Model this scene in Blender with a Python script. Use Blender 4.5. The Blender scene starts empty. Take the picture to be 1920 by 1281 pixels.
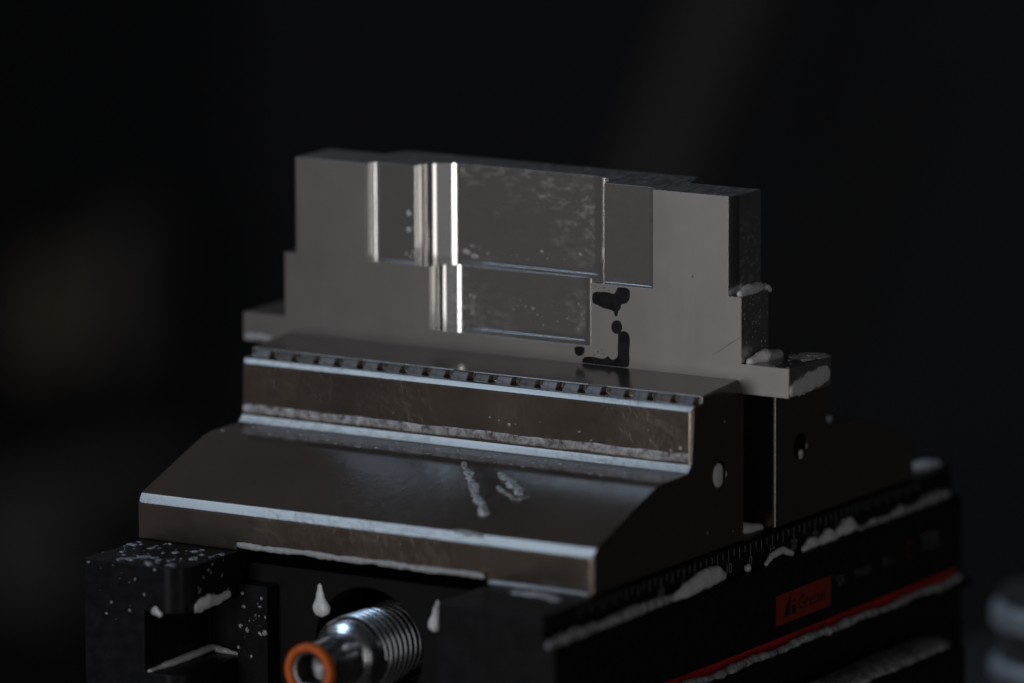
import bpy, bmesh, math, random
from mathutils import Vector, Matrix, noise
from mathutils.geometry import tessellate_polygon

# ------------------------------------------------------------------ camera, world, lamps, exposure
S = 0.001                                   # everything below is written in millimetres
sc = bpy.context.scene
C = sc.collection

cam_d = bpy.data.cameras.new('camera')
cam = bpy.data.objects.new('camera', cam_d)
C.objects.link(cam)
R_ = Vector((0.85444075, 0.5195331, -0.00404472))
U_ = Vector((-0.0902798, 0.15613468, 0.9836013))
V_ = Vector((0.51164495, -0.84006388, 0.18031117))
CP = Vector((892.95546, -1295.97965, 334.74936))
m = Matrix((R_, U_, V_)).transposed().to_4x4()
m.translation = CP * S
cam.matrix_world = m
cam_d.sensor_width = 36
cam_d.lens = 239.704
cam_d.clip_start = 0.05
cam_d.clip_end = 50
cam_d.dof.use_dof = True
cam_d.dof.focus_distance = 1.600
cam_d.dof.aperture_fstop = 5.4
sc.camera = cam

world = bpy.data.worlds.new('World')
sc.world = world
world.use_nodes = True
bg = world.node_tree.nodes['Background']
bg.inputs[0].default_value = (0.95, 0.95, 1.0, 1)
bg.inputs[1].default_value = 0.0105

def lamp(name, loc, target, sx, sy, power, col):
    d = bpy.data.lights.new(name, 'AREA')
    d.shape = 'RECTANGLE'
    d.size, d.size_y = sx, sy
    d.energy = power
    d.color = col
    o = bpy.data.objects.new(name, d)
    C.objects.link(o)
    loc = Vector(loc) * S
    o.location = loc
    dirv = Vector(target) * S - loc
    o.rotation_euler = dirv.to_track_quat('-Z', 'Y').to_euler()
    return o

T0 = (62, 66, 50)
def around(az, el, dist):                   # azimuth from -Y towards +X, elevation, degrees
    a, e = math.radians(az), math.radians(el)
    return (T0[0] + dist * math.sin(a) * math.cos(e), T0[1] - dist * math.cos(a) * math.cos(e), T0[2] + dist * math.sin(e))
# tall narrow door window in front left, narrow strip at the right, cool work light overhead
lamp('door_window_light', around(-8, 4, 1300), T0, 0.24, 0.75, 3.9, (1.0, 0.98, 0.97))
lamp('side_strip_light', around(61, -2, 1300), T0, 0.18, 0.6, 0.9, (1.0, 0.98, 0.97))
lamp('overhead_work_light', (-420, -250, 800), (62, 40, 30), 0.46, 0.32, 1.75, (0.48, 0.71, 1.0))
lamp('left_bounce_light', (-1150, -300, 600), (-100, -300, 600), 4.2, 2.8, 2.0, (1.0, 0.94, 0.91))
lamp('front_opening_glow', around(30, 4, 2300), T0, 1.9, 1.3, 1.5, (0.95, 0.97, 1.0))

sc.view_settings.view_transform = 'Standard'
sc.view_settings.look = 'None'
sc.view_settings.exposure = 0
sc.view_settings.gamma = 1
sc.render.engine = 'CYCLES'
sc.cycles.use_denoising = True
sc.cycles.max_bounces = 8
sc.cycles.sample_clamp_indirect = 4

# ------------------------------------------------------------------ materials
def nodes_of(mat):
    mat.use_nodes = True
    nt = mat.node_tree
    return nt, nt.nodes['Principled BSDF']

def N(nt, t, **kw):
    n = nt.nodes.new(t)
    for k, v in kw.items():
        setattr(n, k, v)
    return n

def coords(nt, scale=(1, 1, 1), rot=(0, 0, 0)):
    tc = N(nt, 'ShaderNodeTexCoord')
    mp = N(nt, 'ShaderNodeMapping')
    mp.inputs['Scale'].default_value = scale
    mp.inputs['Rotation'].default_value = rot
    nt.links.new(tc.outputs['Object'], mp.inputs['Vector'])
    return mp.outputs['Vector']

def noise_tex(nt, vec, scale, detail=4, rough=0.55, dist=0.0):
    n = N(nt, 'ShaderNodeTexNoise')
    n.inputs['Scale'].default_value = scale
    n.inputs['Detail'].default_value = detail
    n.inputs['Roughness'].default_value = rough
    n.inputs['Distortion'].default_value = dist
    nt.links.new(vec, n.inputs['Vector'])
    return n.outputs['Fac']

def ramp(nt, fac, stops):
    r = N(nt, 'ShaderNodeValToRGB')
    el = r.color_ramp.elements
    while len(el) < len(stops):
        el.new(0.5)
    for e, (p, c) in zip(el, stops):
        e.position = p
        e.color = (c, c, c, 1) if isinstance(c, (int, float)) else (*c, 1)
    nt.links.new(fac, r.inputs['Fac'])
    return r.outputs['Color']

def mixc(nt, fac, a, b, mode='MIX'):
    n = N(nt, 'ShaderNodeMix', data_type='RGBA', blend_type=mode)
    for sock, v in ((n.inputs[0], fac), (n.inputs[6], a), (n.inputs[7], b)):
        if hasattr(v, 'is_output'):
            nt.links.new(v, sock)
        elif isinstance(v, (int, float)):
            sock.default_value = v
        else:
            sock.default_value = (*v, 1)
    return n.outputs[2]

def bump(nt, bsdf, h, strength, dist=0.0002, prev=None):
    b = N(nt, 'ShaderNodeBump')
    b.inputs['Strength'].default_value = strength
    b.inputs['Distance'].default_value = dist
    nt.links.new(h, b.inputs['Height'])
    if prev is not None:
        nt.links.new(prev, b.inputs['Normal'])
    nt.links.new(b.outputs['Normal'], bsdf.inputs['Normal'])
    return b.outputs['Normal']

def mat(name):
    return bpy.data.materials.new(name)

def M_alu_face():                            # fine milled matt aluminium
    M = mat('milled_aluminium'); nt, b = nodes_of(M)
    v = coords(nt)
    big = noise_tex(nt, v, 60, 5, .6)
    fine = noise_tex(nt, v, 2600, 3, .6)
    pits = noise_tex(nt, v, 900, 2, .5)
    col = ramp(nt, big, [(.3, (.365, .344, .345)), (.7, (.395, .373, .375))])
    pit = ramp(nt, pits, [(.72, 0.0), (.79, 1.0)])
    col = mixc(nt, pit, col, (.33, .31, .30))
    nt.links.new(col, b.inputs['Base Color'])
    b.inputs['Metallic'].default_value = 1
    cut = noise_tex(nt, coords(nt, (1, 1, .02)), 1300, 3, .6)
    addm = N(nt, 'ShaderNodeMath', operation='MULTIPLY_ADD')
    nt.links.new(cut, addm.inputs[0]); addm.inputs[1].default_value = .03
    nt.links.new(ramp(nt, big, [(.25, .295), (.75, .32)]), addm.inputs[2])
    nt.links.new(addm.outputs[0], b.inputs['Roughness'])
    bump(nt, b, fine, .12, .00005)
    return M

def M_alu_pocket(smear, rough=.15):                          # cutter-side finish: shiny, vertical lines, dried coolant smears
    M = mat('bright_cut_aluminium'); nt, b = nodes_of(M)
    v = coords(nt)
    lines = noise_tex(nt, coords(nt, (1, 1, .01)), 2400, 2, .5)
    sm = noise_tex(nt, coords(nt, (1, 1, 2.0), (0, .25, 0)), 330, 9, .74, .25)
    reg = noise_tex(nt, v, 38, 3, .5)
    mask = N(nt, 'ShaderNodeMath', operation='MULTIPLY')
    spk = ramp(nt, noise_tex(nt, v, 1500, 3, .6), [(.66, 0.0), (.72, 1.0)])
    mxs = N(nt, 'ShaderNodeMath', operation='MAXIMUM')
    nt.links.new(ramp(nt, sm, [(.49, 0.0), (.68, .9)]), mxs.inputs[0]); nt.links.new(spk, mxs.inputs[1])
    nt.links.new(mxs.outputs[0], mask.inputs[0])
    nt.links.new(ramp(nt, reg, [(.42, 0.05), (.62, 1.0)]), mask.inputs[1])
    b.inputs['Base Color'].default_value = (.66, .645, .63, 1)
    b.inputs['Metallic'].default_value = 1
    b.inputs['Roughness'].default_value = rough
    n1 = bump(nt, b, lines, .28, .00004)
    d = N(nt, 'ShaderNodeBsdfPrincipled')
    d.inputs['Base Color'].default_value = (.60, .58, .56, 1)
    d.inputs['Roughness'].default_value = .55
    d.inputs['Metallic'].default_value = .3
    mx = N(nt, 'ShaderNodeMixShader')
    sc_ = N(nt, 'ShaderNodeMath', operation='MULTIPLY'); sc_.inputs[1].default_value = smear
    nt.links.new(mask.outputs[0], sc_.inputs[0])
    nt.links.new(sc_.outputs[0], mx.inputs[0])
    nt.links.new(b.outputs[0], mx.inputs[1]); nt.links.new(d.outputs[0], mx.inputs[2])
    nt.links.new(mx.outputs[0], nt.nodes['Material Output'].inputs['Surface'])
    return M

def M_alu_top():                             # raw sawn top
    M = mat('sawn_aluminium'); nt, b = nodes_of(M)
    v = coords(nt, (1, .22, 1), (0, 0, .5))
    n = noise_tex(nt, v, 900, 6, .7, .4)
    nt.links.new(ramp(nt, n, [(.3, (.40, .39, .38)), (.7, (.66, .645, .63))]), b.inputs['Base Color'])
    b.inputs['Metallic'].default_value = 1
    nt.links.new(ramp(nt, n, [(.3, .36), (.7, .55)]), b.inputs['Roughness'])
    bump(nt, b, n, .8, .0003)
    return M

def M_jaw():                                 # brown-black hardened steel with an oily film
    M = mat('oiled_brown_steel'); nt, b = nodes_of(M)
    v = coords(nt)
    n = noise_tex(nt, v, 45, 6, .62, .3)
    film = noise_tex(nt, coords(nt, (1, .55, 1), (0, 0, .6)), 260, 5, .62, 1.2)
    reg = noise_tex(nt, v, 22, 2, .5)
    fine = noise_tex(nt, v, 3000, 2, .5)
    nt.links.new(ramp(nt, n, [(.3, (.17, .137, .115)), (.7, (.225, .183, .155))]), b.inputs['Base Color'])
    b.inputs['Metallic'].default_value = .9
    nt.links.new(ramp(nt, n, [(.25, .19), (.75, .28)]), b.inputs['Roughness'])
    mk = N(nt, 'ShaderNodeMath', operation='MULTIPLY')
    nt.links.new(ramp(nt, film, [(.45, 0.0), (.62, 1.0)]), mk.inputs[0])
    nt.links.new(ramp(nt, reg, [(.42, 0.0), (.6, 1.0)]), mk.inputs[1])
    p = bump(nt, b, fine, .05, .00005)
    bump(nt, b, mk.outputs[0], .13, .0003, p)
    b.inputs['Coat Weight'].default_value = .4
    b.inputs['Coat Roughness'].default_value = .08
    rip = noise_tex(nt, coords(nt, (1, .6, 1), (0, 0, .5)), 330, 4, .55, 1.6)
    cb = N(nt, 'ShaderNodeBump')
    cb.inputs['Strength'].default_value = .45
    cb.inputs['Distance'].default_value = .0005
    mk2 = N(nt, 'ShaderNodeMath', operation='MULTIPLY')
    nt.links.new(rip, mk2.inputs[0]); nt.links.new(ramp(nt, reg, [(.40, 0.1), (.58, 1.0)]), mk2.inputs[1])
    nt.links.new(mk2.outputs[0], cb.inputs['Height'])
    nt.links.new(cb.outputs['Normal'], b.inputs['Coat Normal'])
    return M

def M_simple(name, col, metal, rough, nscale=300, var=.15, bstr=.1, bdist=.0001, spec=.5):
    M = mat(name); nt, b = nodes_of(M)
    v = coords(nt)
    n = noise_tex(nt, v, nscale, 5, .6)
    lo = tuple(c * (1 - var) for c in col); hi = tuple(min(1, c * (1 + var)) for c in col)
    nt.links.new(ramp(nt, n, [(.3, lo), (.7, hi)]), b.inputs['Base Color'])
    b.inputs['Metallic'].default_value = metal
    nt.links.new(ramp(nt, n, [(.3, rough * .85), (.7, min(1, rough * 1.15))]), b.inputs['Roughness'])
    b.inputs['Specular IOR Level'].default_value = spec
    bump(nt, b, n, bstr, bdist)
    return M

def M_foam():
    M = mat('coolant_foam'); nt, b = nodes_of(M)
    v = coords(nt)
    n = noise_tex(nt, v, 1500, 4, .6)
    vo = N(nt, 'ShaderNodeTexVoronoi'); vo.inputs['Scale'].default_value = 2200
    nt.links.new(v, vo.inputs['Vector'])
    nt.links.new(ramp(nt, n, [(.3, (.66, .65, .65)), (.7, (.82, .81, .80))]), b.inputs['Base Color'])
    b.inputs['Roughness'].default_value = .42
    b.inputs['Coat Weight'].default_value = .5
    b.inputs['Coat Roughness'].default_value = .15
    b.inputs['Subsurface Weight'].default_value = .35
    b.inputs['Subsurface Radius'].default_value = (.0015, .0015, .0015)
    b.inputs['Subsurface Scale'].default_value = 1
    p = bump(nt, b, n, .6, .0004)
    bump(nt, b, vo.outputs['Distance'], .25, .0001, p)
    return M

def M_film(name, col, lo, hi, scale):
    M = mat(name); nt, b = nodes_of(M)
    v = coords(nt)
    n = noise_tex(nt, v, scale, 6, .7, .4)
    b.inputs['Base Color'].default_value = (*col, 1)
    b.inputs['Roughness'].default_value = .25
    b.inputs['Coat Weight'].default_value = .5
    b.inputs['Coat Roughness'].default_value = .08
    nt.links.new(ramp(nt, n, [(lo, 0.0), (hi, 1.0)]), b.inputs['Alpha'])
    bump(nt, b, n, .3, .0003)
    return M

def M_thin_foam():                           # wet, half dissolved suds
    M = mat('thin_wet_suds'); nt, b = nodes_of(M)
    v = coords(nt)
    n = noise_tex(nt, v, 700, 5, .65)
    nt.links.new(ramp(nt, n, [(.3, (.30, .31, .33)), (.7, (.52, .53, .55))]), b.inputs['Base Color'])
    b.inputs['Roughness'].default_value = .22
    b.inputs['Coat Weight'].default_value = .6
    b.inputs['Coat Roughness'].default_value = .08
    bump(nt, b, n, .4, .0003)
    return M

ALU, POCKET, TOP, JAW = M_alu_face(), M_alu_pocket(.8), M_alu_top(), M_jaw()
CLEAN = M_alu_pocket(.05, .15)
SIDE = M_alu_pocket(.5, .3)
WORN = M_simple('worn_dark_steel', (.17, .145, .128), .9, .38, 900, .35, .35, .0003)
FOAM, SUDS = M_foam(), M_thin_foam()
SPAT = M_film('thin_milky_coolant', (.50, .52, .55), .30, .62, 900)
STREAK = M_film('broken_foam_film', (.80, .79, .78), .34, .60, 1000)
MILK = M_film('milky_coolant_film', (.56, .55, .57), .30, .62, 520)
BLACK = M_simple('black_anodised_body', (.009, .0095, .011), .0, .36, 400, .3, .12, .0001, .12)
BORE = M_simple('dark_oily_bore', (.006, .006, .0065), 0, .55, 300, .3, .2, .0002, .12)
CHROME = M_simple('polished_spindle_steel', (.90, .91, .93), 1, .26, 500, .12, .10, .00008)
DARKST = M_simple('dark_socket_steel', (.16, .16, .17), 1, .35, 500, .2, .2, .0001)
ORANGE = M_simple('orange_ring_plastic', (.62, .115, .012), 0, .4, 600, .12, .1, .0001)
RED = M_simple('red_stripe_paint', (.42, .022, .015), 0, .35, 600, .15, .05, .0001)
LABEL = M_simple('orange_red_label', (.24, .024, .008), 0, .42, 500, .12, .05, .0001)
INK = M_simple('black_print', (.012, .011, .012), 0, .45, 500, .2, .02)
WHITE = M_simple('grey_white_print', (.22, .215, .21), 0, .5, 900, .25, .02)
SIDEP = M_simple('shaded_side_print', (.09, .088, .085), 0, .5, 900, .25, .02)  # white print in a darker colour, carrying the low light of the side face
SIDER = M_simple('shaded_red_print', (.10, .012, .008), 0, .5, 900, .25, .02)  # red letter colour darkened likewise for the dimly lit side
PAINT = M_simple('black_marking_varnish', (.006, .006, .0085), 0, .28, 400, .3, .15, .0001, .35)
WALLM = M_simple('dark_enclosure_paint', (.009, .0115, .0145), 0, .7, 4, .25, .05, .001)
GREYST = M_simple('grey_cast_steel', (.085, .08, .077), .2, .6, 20, .25, .1, .001)
BRASS = M_simple('dull_brass', (.17, .125, .085), .3, .5, 40, .2, .1, .001)
PIPEM = M_simple('grey_warm_pipe', (.10, .088, .083), 0, .6, 20, .2, .1, .001)
PALE = M_simple('pale_dull_metal', (.58, .58, .60), .2, .5, 200, .2, .1, .0001)
STEEL = M_simple('turned_steel', (.42, .43, .45), 1, .32, 200, .2, .1, .0001)

# ------------------------------------------------------------------ mesh helpers
def link(name, me, material, parent=None, smooth=35, weighted=False):
    o = bpy.data.objects.new(name, me)
    C.objects.link(o)
    if material is not None and len(me.materials) == 0:
        me.materials.append(material)
    if smooth:
        for p in me.polygons:
            p.use_smooth = True
        try:
            me.set_sharp_from_angle(angle=math.radians(smooth))
        except Exception:
            pass
    if parent:
        o.parent = parent
    if smooth and weighted:
        w = o.modifiers.new('weighted_normals', 'WEIGHTED_NORMAL')
        w.keep_sharp = True
        w.weight = 100
    return o

def bm_mesh(name, bm):
    bmesh.ops.recalc_face_normals(bm, faces=bm.faces[:])
    me = bpy.data.meshes.new(name)
    bm.to_mesh(me); bm.free()
    return me

def empty(name, loc=(0, 0, 0)):
    o = bpy.data.objects.new(name, None)
    o.empty_display_size = .01
    C.objects.link(o)
    return o

def tag(o, label=None, cat=None, group=None, kind=None):
    if label: o['label'] = label
    if cat: o['category'] = cat
    if group: o['group'] = group
    if kind: o['kind'] = kind
    return o

def prism(name, pts, axis, a, b):            # pts: 2D outline in the plane of the two other axes, extruded from a to b
    bm = bmesh.new()
    def P(p, t):
        q = {'x': (t, p[0], p[1]), 'y': (p[0], t, p[1]), 'z': (p[0], p[1], t)}[axis]
        return Vector(q) * S
    v0 = [bm.verts.new(P(p, a)) for p in pts]
    v1 = [bm.verts.new(P(p, b)) for p in pts]
    n = len(pts)
    bm.faces.new(v0); bm.faces.new(v1[::-1])
    for i in range(n):
        bm.faces.new((v0[i], v0[(i + 1) % n], v1[(i + 1) % n], v1[i]))
    return bm

def box_bm(x0, x1, y0, y1, z0, z1):
    return prism('b', [(x0, y0), (x1, y0), (x1, y1), (x0, y1)], 'z', z0, z1)

def bevel_bm(bm, w, seg=2, angle=30, sel=None):
    es = []
    for e in bm.edges:
        if len(e.link_faces) == 2 and e.calc_face_angle(0) > math.radians(angle) and (sel is None or sel(e)):
            es.append(e)
    bmesh.ops.bevel(bm, geom=es, offset=w * S, offset_type='OFFSET', segments=seg, profile=.5, affect='EDGES', clamp_overlap=True)
    return bm

def tmp_obj(bm):
    o = bpy.data.objects.new('tmp', bm_mesh('tmp', bm))
    C.objects.link(o)
    return o

def boolean(base, ops, bevel=None):          # ops: list of (object, 'UNION' / 'DIFFERENCE')
    for o, k in ops:
        md = base.modifiers.new('b', 'BOOLEAN')
        md.operation = k; md.object = o; md.solver = 'EXACT'
    if bevel:
        md = base.modifiers.new('v', 'BEVEL')
        md.width = bevel[0] * S; md.segments = bevel[1]; md.limit_method = 'ANGLE'; md.angle_limit = math.radians(30)
        md.harden_normals = False
    dg = bpy.context.evaluated_depsgraph_get()
    me = bpy.data.meshes.new_from_object(base.evaluated_get(dg))
    for o, k in ops:
        bpy.data.objects.remove(o)
    bpy.data.objects.remove(base)
    me.materials.clear()
    return me

def arc(cx, cy, r, a0, a1, n):
    return [(cx + r * math.cos(math.radians(a0 + (a1 - a0) * i / n)), cy + r * math.sin(math.radians(a0 + (a1 - a0) * i / n))) for i in range(n + 1)]

# ------------------------------------------------------------------ background of the machine space (far, out of focus)
bw = bmesh.new()
vs = [bw.verts.new(Vector(p) * S) for p in ((-2600, 1700, -1500), (250, 1700, -1500), (250, 1900, 1500), (-2600, 1900, 1500))]
bw.faces.new(vs)
o = link('wall_back', bm_mesh('wall_back', bw), WALLM, None, 0)
tag(o, 'dark painted panel of the machine space far behind the vise', kind='structure')

def tube_between(p0, p1, r, n=24):
    p0, p1 = Vector(p0), Vector(p1)
    d = (p1 - p0).normalized()
    a = d.orthogonal().normalized(); b = d.cross(a)
    bm = bmesh.new()
    rings = []
    for t, rr in ((0, r * .9), (.01, r), (.99, r), (1, r * .9)):
        c = p0.lerp(p1, t)
        rings.append([bm.verts.new((c + (a * math.cos(k * 2 * math.pi / n) + b * math.sin(k * 2 * math.pi / n)) * rr) * S) for k in range(n)])
    for i in range(3):
        for k in range(n):
            bm.faces.new((rings[i][k], rings[i][(k + 1) % n], rings[i + 1][(k + 1) % n], rings[i + 1][k]))
    bm.faces.new(rings[0][::-1]); bm.faces.new(rings[-1])
    return bm

o = link('coolant_pipe', bm_mesh('coolant_pipe', tube_between((-705, 1560, -60), (-768, 1560, -205), 15)), PIPEM)
tag(o, 'blurred grey coolant pipe slanting down behind the top of the workpiece', 'pipe')
o = link('brass_fitting', bm_mesh('brass_fitting', bevel_bm(tube_between((-1124, 1545, -315), (-1122, 1575, -265), 22, 6), 2)), BRASS)
tag(o, 'blurred brownish fitting in the dark at the left edge', 'fitting')
bm = bevel_bm(box_bm(-1400, -1088, 1520, 1660, -440, -378), 12, 3)
o = link('steel_block', bm_mesh('steel_block', bm), GREYST)
tag(o, 'large blurred grey block low in the dark left of the vise', 'block')
bm = bevel_bm(box_bm(-1082, -1064, 1540, 1580, -310, -235), 4, 2)
o = link('upright_bar', bm_mesh('upright_bar', bm), PIPEM)
tag(o, 'faint upright bar between the brownish fitting and the workpiece', 'bar')

def lathe(prof, cx, cy, n=40):               # profile (r, z) about a vertical axis
    bm = bmesh.new()
    rings = []
    for r, z in prof:
        rings.append([bm.verts.new(Vector((cx + r * math.cos(2 * math.pi * k / n), cy + r * math.sin(2 * math.pi * k / n), z)) * S) for k in range(n)])
    for i in range(len(prof) - 1):
        for k in range(n):
            bm.faces.new((rings[i][k], rings[i][(k + 1) % n], rings[i + 1][(k + 1) % n], rings[i + 1][k]))
    bm.faces.new(rings[0][::-1]); bm.faces.new(rings[-1])
    return bm
collar = empty('turned_collar')
tag(collar, 'blurred steel collar with two bright bands at the lower right corner', 'collar')
cx, cy = 122, 250
link('body', bm_mesh('c', lathe([(20, -92), (20, -47), (17, -46)], cx, cy)), PIPEM, collar)
for z0, z1, rr in ((-56, -49.3, 22.0), (-69.5, -64, 22.3)):
    link('band', bm_mesh('c', lathe([(rr - 1.2, z0), (rr, z0 + 1), (rr, z1 - 1.6), (rr - 1.6, z1)], cx, cy)), PALE, collar)
bm = bevel_bm(box_bm(70, 150, 225, 300, -100, -74), 3, 3)
o = link('collar_base', bm_mesh('c', bm), GREYST)
tag(o, 'dim grey block under the turned collar at the lower right', 'block')

# ------------------------------------------------------------------ the vise
vise = empty('machine_vise')
tag(vise, 'dark self-centring machine vise clamping the bright aluminium workpiece', 'vise')

W = 125.0
def jaw_profile():                           # (y, z)
    pts = [(0.0, 0.0), (0.0, 8.4)]
    pts += [(1.9, 10.7)]
    pts += [(10, 13.55), (20, 17.1), (27.5, 19.65), (30.5, 20.3), (33.5, 20.45)]
    pts += [(43.1, 20.5), (45.0, 22.3)]      # corner relief at the foot of the riser
    pts += [(45.0, 34.6), (46.4, 36.0), (49.7, 36.0), (49.7, 37.75), (66.40, 38.95), (66.40, 35.60), (69.9, 35.60), (69.9, 0.0)]
    return pts

HOLE = (57.8, 17.9)
def build_jaw(mirror):
    f = (lambda y: 154.4 - y) if mirror else (lambda y: y)
    bmj = prism('jaw', [(f(y), z) for y, z in jaw_profile()], 'x', 0, W)
    bmesh.ops.recalc_face_normals(bmj, faces=bmj.faces[:])
    bevel_bm(bmj, 1.1, 2, 30, lambda e: abs(e.verts[0].co.z - e.verts[1].co.z) > .005 and abs(e.verts[0].co.y - e.verts[1].co.y) < .0005)
    base = tmp_obj(bmj)
    ops = []
    # relief under the jaw between the rails
    r = tmp_obj(box_bm(28.0, 96.5, min(f(-5), f(60)), max(f(-5), f(60)), -5, 1.9))
    ops.append((r, 'DIFFERENCE'))
    # pin hole in the end face
    yy = f(HOLE[0])
    hb = prism('h', [(yy + 3.1 * math.cos(2 * math.pi * k / 32), HOLE[1] + 3.1 * math.sin(2 * math.pi * k / 32)) for k in range(32)], 'x', W - 11, W + 3)
    ops.append((tmp_obj(hb), 'DIFFERENCE'))
    me = boolean(base, ops, (.45, 3))
    return me
fj = link('front_jaw', build_jaw(False), JAW, vise, 80, True)
fj['label'] = 'dark brown front jaw with sloping shoulder and toothed grip edge'
rj = link('rear_jaw', build_jaw(True), JAW, vise, 80, True)
rj['label'] = 'dark rear jaw behind the workpiece, in shadow'

# grip teeth: small wedge blocks under the lip of the plateau
def tooth_mesh():
    bm = bmesh.new()
    # narrower and lower in front, flared to the back
    bot = [(-2.1, -1.5, 0), (1.9, -1.5, 0), (2.7, 0.05, 0), (-2.9, 0.05, 0)]
    top = [(-1.7, -.7, 1.45), (2.0, -.7, 1.45), (3.0, 0.05, 1.66), (-2.3, 0.05, 1.66)]
    vb = [bm.verts.new(Vector(p) * S) for p in bot]; vt = [bm.verts.new(Vector(p) * S) for p in top]
    bm.faces.new(vb[::-1]); bm.faces.new(vt)
    for i in range(4):
        bm.faces.new((vb[i], vb[(i + 1) % 4], vt[(i + 1) % 4], vt[i]))
    bevel_bm(bm, .5, 3)
    return bm_mesh('grip_tooth', bm)
tm = tooth_mesh()
tm.materials.append(WORN)
for p in tm.polygons: p.use_smooth = True
tm.set_sharp_from_angle(angle=math.radians(40))
trnd = random.Random(11)
for k in range(20):
    for par, mir in ((fj, 0), (rj, 1)):
        if mir: continue
        t = bpy.data.objects.new('grip_tooth', tm); C.objects.link(t)
        t.parent = par
        t.location = Vector((3.9 + k * 6.17 + trnd.uniform(-.15, .15), 49.72, 36.01)) * S
        t.scale = (trnd.uniform(.92, 1.06), trnd.uniform(.8, 1.1), trnd.uniform(.9, 1.03))

# body: two rails, centre block
body = empty('body'); body.parent = vise
def outline_right():
    return [(98, -75), (142, -75), (142, -39.6), (140.9, -38.6), (129, -38.6), (129, -30.6), (132.2, -29.4), (132.2, -28.2), (131.4, -27.4), (129, -27.4),
            (129, -7.6), (128.4, -7.0), (126, -7.0), (126, -.05), (98, -.05)]
base = tmp_obj(prism('r', outline_right(), 'y', -24, 172))
cut = tmp_obj(box_bm(132.6, 160, 149.5, 180, -90, -20))
cut2 = tmp_obj(box_bm(129.5, 160, 149.5, 180, -90, -35))
o = link('right_rail', boolean(base, [(cut, 'DIFFERENCE'), (cut2, 'DIFFERENCE')], (.35, 2)), BLACK, body, 80, True)
o['label'] = 'black right rail carrying the scale and the orange label'

base = tmp_obj(prism('l', [(1.4, -75), (28.6, -75), (28.6, -.05), (1.4, -.05)], 'y', -24, 172))
# rounded front corner on the inside
bmc = prism('c', [(23.6, -24.5), (29.2, -24.5), (29.2, -19)] + arc(23.6, -19, 5.0, 0, -90, 8), 'z', -90, 3)
ops = [(tmp_obj(bmc), 'DIFFERENCE')]
ops.append((tmp_obj(box_bm(18.2, 40, -40, 3, -25.4, -11)), 'DIFFERENCE'))
o = link('left_rail', boolean(base, ops, (.35, 2)), BLACK, body, 80, True)
o['label'] = 'black left rail with a stepped recess, spattered with coolant'

base = tmp_obj(box_bm(28.8, 97.8, 3, 150, -75, -3))
bore = tmp_obj(prism('o', [(62.5 + 14.5 * math.cos(2 * math.pi * k / 48), -20.3 + 14.5 * math.sin(2 * math.pi * k / 48)) for k in range(48)], 'y', -5, 30))
o = link('centre_block', boolean(base, [(bore, 'DIFFERENCE')], (.5, 2)), BORE, body, 80, True)

base = box_bm(29, 37.5, -1.5, 2.9, -60, -7.4)
bevel_bm(base, 3.0, 4, 30, lambda e: min(v.co.z for v in e.verts) > -.008 and abs(e.verts[0].co.y - e.verts[1].co.y) > .002)
o = link('guide_plate', bm_mesh('g', base), BLACK, body)

# scale on the upper band of the right rail
def tick_mesh(h, w=.28):
    bm = box_bm(0, .03, -w / 2, w / 2, -h, 0)
    me = bm_mesh('tick', bm); me.materials.append(WHITE); return me
tl, ts = tick_mesh(2.7), tick_mesh(1.6)
Y0 = 70.6
for k in range(-30, 33):
    y = Y0 + k * 2.62
    if y < -22 or y > 168: continue
    t = bpy.data.objects.new('scale_tick', tl if k % 2 == 0 else ts)
    C.objects.link(t); t.parent = body
    t.location = Vector((125.99, y, -.75)) * S

def text_mesh(name, txt, size, material, parent, origin, shear=0, thick=.02, sx=1.0, bold=0):
    cu = bpy.data.curves.new(name, 'FONT')
    cu.body = txt; cu.size = size * S; cu.extrude = thick * S; cu.align_x = 'CENTER'; cu.align_y = 'CENTER'
    cu.shear = shear; cu.offset = bold * S
    ob = bpy.data.objects.new('tmp', cu); C.objects.link(ob)
    dg = bpy.context.evaluated_depsgraph_get()
    me = bpy.data.meshes.new_from_object(ob.evaluated_get(dg))
    bpy.data.objects.remove(ob)
    # text plane XY -> face looking to +X : text x -> +Y, text y -> +Z
    for v in me.vertices:
        x, y, z = v.co
        v.co = Vector((z, x * sx, y)) + Vector(origin) * S
    me.materials.clear()
    return link(name, me, material, parent, 0)
for k, s_ in ((-16, '40'), (-12, '30'), (-8, '20'), (-4, '10'), (0, '0'), (4, '10'), (8, '20'), (12, '30'), (16, '40')):
    text_mesh('scale_numeral', s_, 3.5, WHITE, body, (125.99, Y0 + k * 2.62, -5.0), 0, .03, .9)

# label and lettering on the side face
lb = bevel_bm(box_bm(128.9, 129.12, 77.5, 104.3, -21.8, -14.5), .05, 1)
lab = link('maker_label', bm_mesh('l', lb), LABEL, body)
lab['label'] = 'orange red label with black lettering on the side of the rail'
bm = bmesh.new()
for tri in ([(81.0, -20.4), (84.4, -20.4), (84.4, -15.6), (83.7, -15.6)], [(85.0, -20.4), (87.0, -20.4), (87.0, -18.0), (85.0, -18.0)], [(85.0, -17.5), (87.0, -17.5), (87.0, -16.9), (85.0, -16.9)]):
    vs = [bm.verts.new(Vector((129.15, y, z)) * S) for y, z in tri]
    bm.faces.new(vs)
    vs2 = [bm.verts.new(Vector((129.10, y, z)) * S) for y, z in tri]
link('emblem', bm_mesh('e', bm), INK, lab, 0)
text_mesh('lettering', 'Gressel', 4.6, INK, lab, (129.13, 95.2, -18.4), 0, .02, .98, .06)
text_mesh('lettering', 'SX', 3.6, SIDEP, body, (129.02, 109.5, -16.8), 0, .03, .9, .05)
text_mesh('lettering', 'MADE', 3.0, SIDEP, body, (129.02, 120.5, -16.6), 0, .03, 1.0, .03)
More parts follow.
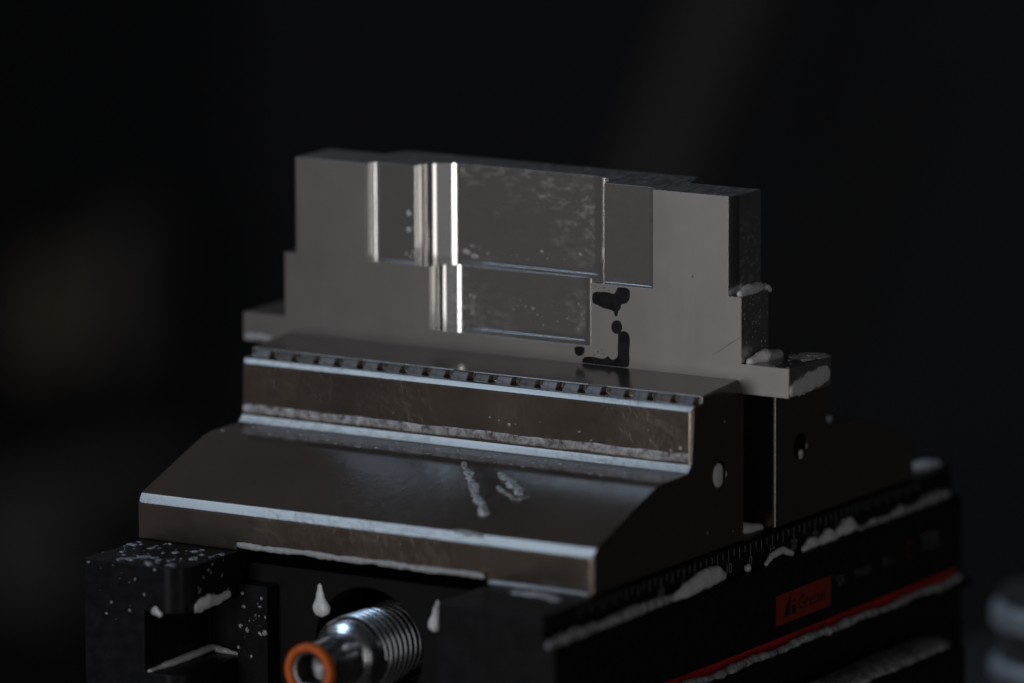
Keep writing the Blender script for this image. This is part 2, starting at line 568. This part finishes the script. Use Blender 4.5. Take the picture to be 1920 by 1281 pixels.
text_mesh('lettering', '20-1', 3.0, SIDEP, body, (129.02, 133.0, -16.4), 0, .03, 1.05, .03)
text_mesh('lettering', 'C', 6.0, SIDER, body, (129.02, 144.5, -15.8), 0, .03, .9, .1)
text_mesh('lettering', 'TEK', 6.0, SIDEP, body, (129.02, 155.5, -15.6), 0, .03, .95, .08)
lb = box_bm(128.9, 129.06, -10, 169, -27.2, -24.9)
o = link('red_stripe', bm_mesh('r', lb), RED, body, 0)

# spindle
sp = empty('spindle'); sp.parent = vise
sp['label'] = 'polished threaded spindle with an orange ring at its end'
AX = (62.5, -20.3)
def lathe_y(prof, n=48, hex_rows=()):        # profile (r, y) about the spindle axis
    bm = bmesh.new()
    rings = []
    for i, (r, y) in enumerate(prof):
        ring = []
        for k in range(n):
            a = 2 * math.pi * k / n
            ring.append(bm.verts.new(Vector((AX[0] + r * math.cos(a), y, AX[1] + r * math.sin(a))) * S))
        rings.append(ring)
    for i in range(len(prof) - 1):
        for k in range(n):
            bm.faces.new((rings[i][k], rings[i][(k + 1) % n], rings[i + 1][(k + 1) % n], rings[i + 1][k]))
    return bm
# helical thread
def thread():
    bm = bmesh.new()
    n, pitch, r0, r1, ya, yb = 64, 2.15, 8.5, 9.5, -4.6, 29.5
    prof = [(0, r0), (.30, r0), (.42, r1 - .06), (.48, r1), (.62, r1), (.70, r1 - .06), (.92, r0)]
    turns = int((yb - ya) / pitch)
    rows = []
    for k in range(n * turns + 1):
        a = 2 * math.pi * k / n
        row = []
        for u, r in prof:
            y = ya + (k / n + u) * pitch
            row.append(bm.verts.new(Vector((AX[0] + r * math.cos(a), y, AX[1] + r * math.sin(a))) * S))
        rows.append(row)
    for k in range(len(rows) - 1):
        for j in range(len(prof) - 1):
            bm.faces.new((rows[k][j], rows[k][j + 1], rows[k + 1][j + 1], rows[k + 1][j]))
        if k + n < len(rows) - 0 and k + n + 1 < len(rows):
            bm.faces.new((rows[k][-1], rows[k + n][0], rows[k + n + 1][0], rows[k + 1][-1]))
    return bm
link('thread', bm_mesh('t', thread()), CHROME, sp, 50)
link('shank', bm_mesh('s', lathe_y([(8.52, 31), (8.52, -3.6), (9.2, -4.2), (9.2, -5.6), (7.9, -8.0), (6.9, -8.6), (6.3, -9.2), (6.0, -10.4), (6.0, -19.5), (6.2, -20.0), (6.2, -21.2), (5.0, -21.2)])), CHROME, sp, 40)
rp = [(5.75 + .75 * math.cos(t), -22.0 + .95 * math.sin(t)) for t in [2 * math.pi * i / 14 for i in range(15)]]
rp = [(4.55, -20.8), (6.35, -20.8), (6.5, -21.3), (6.45, -22.6), (6.1, -23.0), (5.0, -23.0), (4.7, -22.7), (4.55, -22.0), (4.55, -20.8)]
link('orange_ring', bm_mesh('o', lathe_y(rp)), ORANGE, sp, 40)
# socket inside the ring
bm = bmesh.new()
rows = []
for r, y in ((4.6, -21.9), (3.9, -21.8), (3.6, -16), (0.4, -15.5)):
    rows.append([bm.verts.new(Vector((AX[0] + r * math.cos(math.pi * k / 12), y, AX[1] + r * math.sin(math.pi * k / 12))) * S) for k in range(24)])
for i in range(3):
    for k in range(24):
        bm.faces.new((rows[i][k], rows[i][(k + 1) % 24], rows[i + 1][(k + 1) % 24], rows[i + 1][k]))
link('end_socket', bm_mesh('h', bm), DARKST, sp, 20)

# ------------------------------------------------------------------ the workpiece
work = empty('workpiece')
tag(work, 'bright milled aluminium workpiece with stepped sides and pockets in its front face', 'workpiece')
YF = 66.44
def stock():
    base = tmp_obj(box_bm(-13.4, 138.4, YF, 86.8, 35.66, 42.7))
    a = tmp_obj(prism('m', [(-1.25, YF), (125.7, YF), (125.7, 79.4), (104.5, 79.4), (101.8, 88), (21, 88), (18.5, 81.2), (-1.25, 81.2)], 'z', 40, 58.45))
    b = tmp_obj(prism('u', [(2.2, YF), (122.2, YF), (123.6, YF + 2.9), (123.6, 79.4), (104.5, 79.4), (101.8, 88), (21, 88), (18.5, 81.2), (2.2, 81.2)], 'z', 50, 82))
    # top pockets: shallow - deep with round ends - shallow
    D1, D2, R = 69.3, 77.3, 8.0
    p = [(22.3, YF - 4)] + [(22.3, D1 - 1.2)] + arc(23.5, D1 - 1.2, 1.2, 180, 90, 6)[1:]
    p += arc(42.3, D1, R, 180, 90, 18)
    p += arc(79.0, D1, R, 90, 0, 18)
    p += arc(101.9 - 2.4, D1 - 2.4, 2.4, 90, 0, 6)
    p += [(101.9, YF - 4)]
    c1 = prism('c', p, 'z', 58.4, 90)
    bevel_bm(c1, 1.15, 6, 30, lambda e: all(v.co.z < .0585 for v in e.verts) and min(v.co.y for v in e.verts) > (YF - 3) * S)
    # lower pocket
    D3, R3 = 72.4, 6.0
    q = [(40.2, YF - 4)] + arc(46.2, D3 - R3, R3, 180, 90, 16) + arc(79.0, D3 - R3, R3, 90, 0, 16) + [(85.0, YF - 4)]
    c2 = prism('c', q, 'z', 43.2, 64)
    bevel_bm(c2, 3.0, 8, 30, lambda e: all(v.co.z < .0435 for v in e.verts) and min(v.co.y for v in e.verts) > (YF - 3) * S)
    me = boolean(base, [(a, 'UNION'), (b, 'UNION'), (tmp_obj(c1), 'DIFFERENCE'), (tmp_obj(c2), 'DIFFERENCE')], (.22, 2))
    me.materials.append(ALU); me.materials.append(POCKET); me.materials.append(TOP); me.materials.append(CLEAN); me.materials.append(SIDE)
    for f in me.polygons:
        c, n = f.center / S, f.normal
        if n.z > .9 and c.z > 81.5: f.material_index = 2
        elif c.y > YF + .25 and 20 < c.x < 103 and c.y < 79 and 43 <= c.z < 81.9: f.material_index = 1 if 42.2 < c.x < 80 else 3
        elif n.x > .95: f.material_index = 4
    return me
link('body', stock(), None, work, 80, True)

def patch(name, pts, y, thick, material, parent):
    bm = bmesh.new()
    # smooth the traced outline a little
    P = [Vector((x, z)) for x, z in pts]
    for _ in range(2):
        Q = []
        for i in range(len(P)):
            a, b = P[i], P[(i + 1) % len(P)]
            Q += [a.lerp(b, .25), a.lerp(b, .75)]
        P = Q
    v0 = [bm.verts.new(Vector((q.x, y + .05, q.y)) * S) for q in P]
    v1 = [bm.verts.new(Vector((q.x, y - thick, q.y)) * S) for q in P]
    for t in tessellate_polygon([[Vector((q.x, q.y, 0)) for q in P]]):
        bm.faces.new([v1[i] for i in t])
    for i in range(len(P)):
        bm.faces.new((v0[i], v0[(i + 1) % len(P)], v1[(i + 1) % len(P)], v1[i]))
    return link(name, bm_mesh(name, bm), material, parent, 0)
SP = [
 [(85.42,56.2),(87.43,56.47),(89.93,56.6),(91.43,56.08),(92.33,57.82),(92.4,58.0),(95.63,58.11),(95.68,55.79),(95.18,54.66),(94.18,54.13),(93.18,54.04),(93.18,52.95),(92.42,52.22),(92.32,51.12),(91.82,50.86),(91.42,51.26),(91.42,52.13),(90.17,52.46),(88.42,52.61),(86.92,53.27),(85.31,53.56)],
 [(91.82,50.11),(92.92,49.95),(93.52,49.04),(93.52,47.94),(92.92,47.01),(91.92,46.7),(90.92,47.13),(90.52,48.33),(90.92,49.46)],
 [(93.67,47.65),(94.67,47.61),(95.57,46.81),(95.66,44.85),(95.41,43.07),(95.56,40.89),(95.41,39.34),(94.41,38.96),(92.41,38.97),(89.9,38.97),(86.89,38.97),(83.37,38.97),(82.61,39.0),(82.61,39.91),(83.37,40.55),(85.38,40.74),(86.89,40.52),(88.9,40.49),(89.65,41.44),(90.15,40.74),(91.16,40.39),(92.01,41.09),(92.41,41.48),(92.31,43.66),(92.52,45.44),(92.42,46.96)],
 [(80.45,42.75),(83.28,43.01),(83.27,41.73),(82.87,40.94),(81.86,40.5),(80.85,40.76),(80.5,41.69)],
]
for pl in SP:
    patch('black_varnish_patch', pl, YF, .07, PAINT, work)
rnd = random.Random(5)
for x, z, r in ((86.2, 57.7, .14), (87.1, 57.2, .1), (88.6, 57.5, .16), (89.9, 57.0, .1), (85.0, 58.0, .1), (87.0, 42.0, .18), (88.4, 41.6, .14), (85.9, 41.2, .1), (88.0, 42.6, .1), (112.6, 62.3, .16), (84.9, 48.0, .1), (85.1, 45.2, .1)):
    patch('varnish_speck', [(x + r * math.cos(a) * rnd.uniform(.8, 1.2), z + r * math.sin(a) * 1.2 * rnd.uniform(.8, 1.2)) for a in [k * math.pi / 4 for k in range(8)]], YF, .05, PAINT, work)
patch('scratch', [(116.4, 43.12), (121, 46.2), (125.6, 49.2), (125.6, 49.03), (121, 45.95)], YF, .02, DARKST, work)

# ------------------------------------------------------------------ foam and droplets
def bead(pts, radii, squash=(1, 1, 1), seed=0, lump=.25, freq=.5, sides=14, rings=None):
    """irregular bead of suds along a path (mm)"""
    P = [Vector(p) for p in pts]
    if len(P) == 1:
        P = [P[0] + Vector((-.01, 0, 0)), P[0] + Vector((.01, 0, 0))]; radii = [radii[0], radii[0]]
    seg = [(P[i + 1] - P[i]).length for i in range(len(P) - 1)]
    L = sum(seg)
    rings = rings or max(14, int(L / .55))
    bm = bmesh.new()
    def at(t):
        d = t * L
        for i, s in enumerate(seg):
            if d <= s or i == len(seg) - 1:
                u = min(1, max(0, d / s)) if s > 0 else 0
                us = u * u * (3 - 2 * u)
                return P[i].lerp(P[i + 1], u), radii[i] * (1 - us) + radii[i + 1] * us, (P[i + 1] - P[i]).normalized()
            d -= s
    rows = []
    r_end0, r_end1 = radii[0], radii[-1]
    ext0, ext1 = r_end0, r_end1
    tot = L + ext0 + ext1
    for k in range(rings + 1):
        # cosine spacing near the ends
        w = k / rings
        d = -ext0 + w * tot
        if d < 0:
            c, r, dr = at(0); c = c + dr * d * .9; r = r * math.sqrt(max(0.0004, 1 - (d / ext0) ** 2))
        elif d > L:
            c, r, dr = at(1); c = c + dr * (d - L) * .9; r = r * math.sqrt(max(0.0004, 1 - ((d - L) / ext1) ** 2))
        else:
            c, r, dr = at(d / L if L > 0 else 0)
        a = dr.orthogonal().normalized()
        up = Vector((0, 0, 1))
        if abs(dr.dot(up)) < .95:
            a = dr.cross(up).normalized()
        b = a.cross(dr).normalized()
        row = []
        for j in range(sides):
            an = 2 * math.pi * j / sides
            off = a * math.cos(an) + b * math.sin(an)
            q = c + off * r
            nn = noise.noise(q * freq + Vector((seed * 7.3, seed * 3.1, 0))) + .5 * noise.noise(q * freq * 2.3 + Vector((0, seed * 5.7, 3)))
            rr = r * (1 + lump * nn)
            o3 = off * rr
            row.append(bm.verts.new(Vector((c.x + o3.x * squash[0], c.y + o3.y * squash[1], c.z + o3.z * squash[2])) * S))
        rows.append(row)
    for k in range(rings):
        for j in range(sides):
            bm.faces.new((rows[k][j], rows[k][(j + 1) % sides], rows[k + 1][(j + 1) % sides], rows[k + 1][j]))
    bm.faces.new(rows[0][::-1]); bm.faces.new(rows[-1])
    return bm

def slope_z(y):
    P = [(1.9, 10.7), (10, 13.55), (20, 17.1), (27.5, 19.65), (30.5, 20.3), (33.5, 20.45)]
    for (a, za), (b, zb) in zip(P, P[1:]):
        if y <= b:
            return za + (zb - za) * (y - a) / (b - a) + .02
    return 20.47
seed = [0]
def foam(label, pts, radii, squash=(1, 1, 1), lump=.25, freq=.5, material=None, group='coolant suds left on the vise and workpiece', name='coolant_foam'):
    seed[0] += 1
    o = link(name, bm_mesh(name, bead(pts, radii, squash, seed[0], lump, freq)), material or FOAM, None, 80)
    tag(o, label, 'foam', group)
    return o

foam('small white foam streak on the upper step at the workpiece right side', [(124.7, 67.5, 58.9), (124.6, 72, 59.2), (124.7, 77, 59.4)], [.9, 1.5, 1.2], (.9, 1, .95), .3)
foam('tiny foam knob at the back end of the upper right step', [(125.0, 79.2, 58.9), (125.3, 80.5, 58.2)], [1.0, .7], (1, 1, 1), .5, 1.2)
foam('white foam mound in the corner of the right flange and workpiece side', [(127.2, 68.0, 43.0), (128.2, 73, 43.5), (128.6, 79, 43.2)], [1.0, 2.0, 1.4], (1, 1, .95), .2)
foam('thick white foam along the end face of the right flange', [(138.5, 68.0, 37.4), (138.4, 74, 38.0), (138.4, 80, 38.4), (138.4, 84.4, 38.7)], [1.6, 2.2, 2.4, 2.1], (.26, 1, 1), .3, .7)
foam('thin foam film on the back of the right flange top', [(133, 85.3, 42.75), (136, 84.8, 42.75), (137.4, 83, 42.75)], [2.4, 3.0, 1.6], (1, 1, .1), .5, .6, STREAK)
foam('thin foam film across the middle of the right flange top', [(130.5, 83.0, 42.72), (133, 80.8, 42.75), (136, 80.0, 42.75)], [1.4, 2.4, 2.0], (1, 1, .09), .6, .7, STREAK)
foam('faint foam smear on the lower front corner of the left flange', [(-12.6, 66.45, 36.6), (-9, 66.45, 36.9), (-5.5, 66.45, 36.9)], [.7, .8, .4], (1, .12, 1), .4, .8, SUDS)
foam('long foam line along the foot of the front jaw riser', [(x, 45.0, 23.75 + .10 * math.sin(x * .21) + .06 * math.sin(x * .47)) for x in [1.2 + i * 4.08 for i in range(31)]], [1.05 + .06 * math.sin(i * 1.9) for i in range(31)], (1, .22, 1), .14, .3, MILK)
foam('foam bead hanging under the front jaw between the rails', [(x, .3, 1.35 + .15 * math.sin(x * .3)) for x in [28.5 + i * 3.35 for i in range(21)]], [.75 + .15 * math.sin(i * 2.1) for i in range(21)], (1, .5, 1), .35, .7, SUDS)
foam('foam bead under the right end of the front jaw lip', [(x, -.3, .3) for x in (97.8, 104, 111, 118, 124)], [.7, .8, .7, .7, .5], (1, 1, .7), .3, .7, SUDS)
foam('curved foam streak running down the front jaw slope', [(x, y, slope_z(y)) for x, y in ((71.9, 30.0), (74.3, 27.2), (76.2, 25.6), (78.6, 22.6), (81.5, 19.6), (83.4, 17.0), (86.1, 14.4), (88, 12.6), (90.0, 10.0))], [.6, .6, 1.1, .8, 1.2, .9, 1.3, 1.1, 1.3], (1, 1, .22), .9, 1.1, STREAK)
foam('short foam smear on the front jaw slope beside the longer streak', [(x, y, slope_z(y)) for x, y in ((84.2, 26.9), (86.0, 25.2), (88.5, 24.6), (89.6, 22.6), (92.6, 21.2), (93.6, 19.2))], [.8, 1.4, 1.0, 1.7, 1.3, 1.0], (1, 1, .22), .95, 1.1, STREAK)
foam('thin foam hook curling round the short smear on the slope', [(x, y, slope_z(y)) for x, y in ((86.6, 21.6), (88.4, 20.0), (91.4, 18.4), (94.6, 17.0), (96.4, 18.6))], [.5, .8, .7, .9, .5], (1, 1, .2), .9, 1.2, STREAK)
foam('foam glint on the front jaw lip below the slope streaks', [(86.5, 1.9, 10.75), (89.5, 2.0, 10.8), (94.5, 1.6, 10.5)], [.5, .9, .5], (1, 1, .35), .6, .9, STREAK)
foam('foam filling the pin hole in the front jaw end face', [(124.2, 57.8, 16.6), (124.3, 57.8, 18.4)], [2.6, 2.4], (.3, 1, 1), .15, .5)
foam('foam drop in the pin hole of the rear jaw', [(124.8, 96.9, 15.4), (124.9, 96.6, 16.3)], [.7, .9], (.6, 1, 1), .3, 1)
foam('white foam mound on the rail in the gap between the jaws', [(117.5, 74, .2), (119.5, 78, .3), (121, 83, .2)], [2.0, 2.6, 1.5], (1, 1, .75), .15)
foam('foam on the step of the rear jaw beyond the workpiece', [(122.5, 110.4, 20.8), (122, 113, 20.7), (121, 118, 20.5)], [1.5, 1.3, .9], (1, 1, .8), .3)
foam('foam on the rail behind the rear jaw', [(119, 160, .2), (121, 166, .5), (122, 171, .3)], [1.6, 2.2, 1.5], (1, 1, .7), .25)
foam('large foam clump on the rail ledge left of the scale numerals', [(127.4, 32, -6.4), (127.5, 38, -5.6), (127.3, 46, -4.6), (127.3, 52, -4.6), (127.4, 55, -5.4)], [1.0, 2.0, 2.4, 2.2, 1.2], (.6, 1, 1), .2)
foam('tiny foam ball on the rail ledge under the scale', [(126.9, 67.5, -6.0)], [.95], (1, 1, 1), .3, .8)
foam('arched foam strip on the rail ledge right of the zero mark', [(127.3, 75.5, -6.6), (126.8, 79.0, -5.3), (126.8, 84.5, -4.8), (127.2, 88.5, -6.4)], [.6, .85, .95, .7], (.8, 1, 1), .15)
foam('bumpy foam chain on the rail ledge beside the rear jaw', [(127.2, 94, -6.4), (127.2, 98, -5.6), (127.2, 101.5, -6.0), (127.2, 106, -5.2), (127.2, 110, -5.8), (127.2, 116, -4.6), (127.2, 120, -5.6)], [.8, 1.5, 1.0, 1.7, 1.2, 2.0, 1.0], (.7, 1, 1), .3)
foam('wet foam film on the rail ledge toward its far end', [(127.3, 122, -6.6), (127.3, 130, -6.1), (127.3, 136, -6.5), (127.2, 143, -5.8), (127.2, 150, -6.4), (127.2, 158, -5.6), (127.2, 167, -5.8)], [.6, 1.1, .7, 1.4, .8, 1.5, 1.2], (.8, 1, .9), .45, .5, MILK)
foam('long wet film on the near part of the rail ledge', [(127.2, -23.2, -6.6), (127.3, -14, -6.3), (127.2, 0, -6.5), (127.3, 12, -6.2), (127.3, 24, -6.0), (127.3, 31, -6.3)], [1.2, 1.6, 1.3, 1.6, 1.3, 1.0], (.75, 1, 1), .4, .4, MILK)
foam('foam bead lying along the ledge below the red stripe', [(130.8, y, -26.9 + .35 * math.sin(y * .23)) for y in range(22, 168, 5)], [1.15 + .12 * math.sin(i * 1.7) for i in range(30)][:len(range(22, 168, 5))], (.9, 1, .8), .6, .22, MILK)
foam('flat pale foam sheet on the lower flange at the right', [(135.4, y, -38.5) for y in (90, 105, 120, 132, 142, 143.5)], [5.4, 5.4, 5.5, 5.4, 5.3, 5.0], (1, 1, .34), .15, .12, MILK)
foam('foam along the lower edge of the left rail side', [(28.4, -17.6, -10.2), (28.7, -14, -9.4), (28.7, -9, -9.8), (28.7, -4.5, -9.4)], [1.3, 1.9, 1.2, 1.0], (.5, 1, 1), .35)
foam('foam drop at the lower front edge of the left rail', [(21.4, -24.0, -10.6), (22.6, -24.0, -11.2)], [1.2, .8], (1, .4, .9), .3, .8, SUDS)
foam('long foam wedge on the floor of the left rail recess', [(18.8, -23, -25.3), (19.2, -14, -25.0), (19.2, -5, -24.8), (19.6, 1.8, -24.4)], [.6, 1.4, 1.5, 1.3], (1, 1, .6), .15)
foam('frothy foam in the back corner of the left rail recess', [(20, 2.2, -24.6), (23, 2.2, -25.0), (27.5, 2.0, -25.3)], [1.2, .9, .5], (1, 1, .8), .3, .8, SUDS)
foam('white hanging foam drop left of the spindle', [(49.5, 2.6, -6.4), (49.6, 2.6, -9.0), (50.0, 2.4, -11.6)], [.6, 1.2, 2.5], (1, .45, 1), .12)
foam('narrow foam drop right of the spindle thread', [(81.8, 2.6, -6.6), (81.5, 2.6, -9.2), (81.0, 2.4, -12.4)], [.5, 1.2, 1.7], (1, .45, 1), .12)
foam('foam puddle inside the orange ring', [(60.5, -22.3, -24.2), (63.5, -22.3, -24.2)], [1.2, 1.2], (1, .5, .6), .2)
foam('small foam blob on the spindle neck behind the ring', [(66.8, -13, -16.0), (67.2, -9, -16.2)], [1.3, 1.0], (.6, 1, .6), .3)
foam('foam at the front right of the jaw on the rail top', [(108, -6, .1), (114, -5.0, .2), (120, -8, .1)], [1.6, 2.0, 1.4], (1, 1, .25), .4, .4, SUDS)

def domes(name, items, material, label):
    bm = bmesh.new()
    for pos, nrm, r, sy in items:
        n = Vector(nrm).normalized()
        a = n.orthogonal().normalized(); b = n.cross(a)
        ph = rnd.uniform(0, 6.28)
        a, b = a * math.cos(ph) + b * math.sin(ph), b * math.cos(ph) - a * math.sin(ph)
        c = Vector(pos)
        top = bm.verts.new((c + n * r * .2) * S)
        rows = []
        for rr, hh in ((.55, .16), (.9, .06), (1.0, -.05)):
            row = []
            for k in range(9):
                an = 2 * math.pi * k / 9
                w = r * rr * (1 + .7 * noise.noise(Vector((math.cos(an), math.sin(an), 0)) * 1.1 + c * 3.7))
                row.append(bm.verts.new((c + (a * math.cos(an) + b * math.sin(an) * sy) * w + n * r * hh) * S))
            rows.append(row)
        for k in range(9):
            bm.faces.new((top, rows[0][k], rows[0][(k + 1) % 9]))
            for i in (0, 1):
                bm.faces.new((rows[i][k], rows[i + 1][k], rows[i + 1][(k + 1) % 9], rows[i][(k + 1) % 9]))
    o = link(name, bm_mesh(name, bm), material, None, 80)
    tag(o, label, 'droplets', kind='stuff')
    return o
it = []
for _ in range(95):                          # left rail top and faces
    it.append(((rnd.uniform(2, 28), rnd.uniform(-23.5, -1), 0), (0, 0, 1), rnd.choice([.2, .3, .5, .8, 1.3]) * rnd.uniform(.6, 1.2), rnd.uniform(.45, 1)))
for _ in range(16):
    it.append(((rnd.uniform(2, 22), -24.0, -.8 - 14 * rnd.random() ** 2), (0, -1, 0), .1 + .4 * rnd.random() ** 3, rnd.uniform(.5, 1)))
for _ in range(12):
    it.append(((28.6, rnd.uniform(-18, -1), rnd.uniform(-9, -1)), (1, 0, 0), rnd.uniform(.15, .5), 1))
for _ in range(26):
    it.append(((rnd.uniform(29.2, 37), -1.5, rnd.gauss(-18, 4)), (0, -1, 0), .1 + .6 * rnd.random() ** 3, rnd.uniform(.5, 1)))
domes('coolant_droplets', it, SPAT, 'white coolant droplets spattered over the left rail')
it = []
for _ in range(40):
    it.append(((125.72, rnd.uniform(67, 79), rnd.uniform(44, 58)), (1, 0, 0), rnd.uniform(.1, .38), 1))
for _ in range(14):
    it.append(((123.62, rnd.uniform(68, 79), 58.5 + rnd.random() ** 2 * 18), (1, 0, 0), rnd.uniform(.1, .26), 1))
for _ in range(16):
    it.append(((rnd.uniform(127, 138), rnd.uniform(67, 86), 42.72), (0, 0, 1), rnd.uniform(.2, .7), .7))
domes('coolant_droplets', it, SPAT, 'coolant droplets clinging to the right side faces of the workpiece')
it = []
for _ in range(70):                          # step of the front jaw
    it.append(((rnd.uniform(2, 124), rnd.uniform(32, 41), 20.45), (0, 0, 1), rnd.uniform(.2, .8), rnd.uniform(.4, .8)))
for _ in range(12):
    it.append(((rnd.uniform(60, 123), 45, 25.2 + rnd.random() ** 2 * 5), (0, -1, 0), rnd.uniform(.12, .45), rnd.uniform(.4, 1)))
for y, z in ((64, 3.2), (68.6, 2.4), (52, 5), (60, 30)):
    it.append(((125, y, z), (1, 0, 0), .35, .6))
domes('coolant_droplets', it, SUDS, 'fine coolant droplets on the step and riser of the front jaw')
it = []
for x, z, r in ((35.6, 70.5, .75), (35.9, 66.3, .75)):
    pass
for _ in range(30):
    it.append(((rnd.uniform(45, 80), 72.4, rnd.uniform(45.5, 52)), (0, -1, 0), rnd.choice([.08, .1, .15, .2, .32]), rnd.uniform(.5, 1)))
for _ in range(16):
    it.append(((rnd.uniform(44, 84), 77.3, rnd.uniform(59.8, 63)), (0, -1, 0), rnd.choice([.1, .15, .3]), rnd.uniform(.5, 1)))
for x, z, r in ((32.6, 70.4, .7), (32.6, 66.4, .7), (31.8, 60.5, .3), (33.0, 59.8, .35), (33.6, 61.0, .25), (82, 62, .35), (43.6, 60.9, .6), (44.6, 60.6, .4)):
    it.append(((x, 69.3 if x < 35 else 77.3, z), (0, -1, 0), r, 1))
domes('coolant_droplets', it, FOAM, 'coolant droplets inside the pockets of the workpiece front')
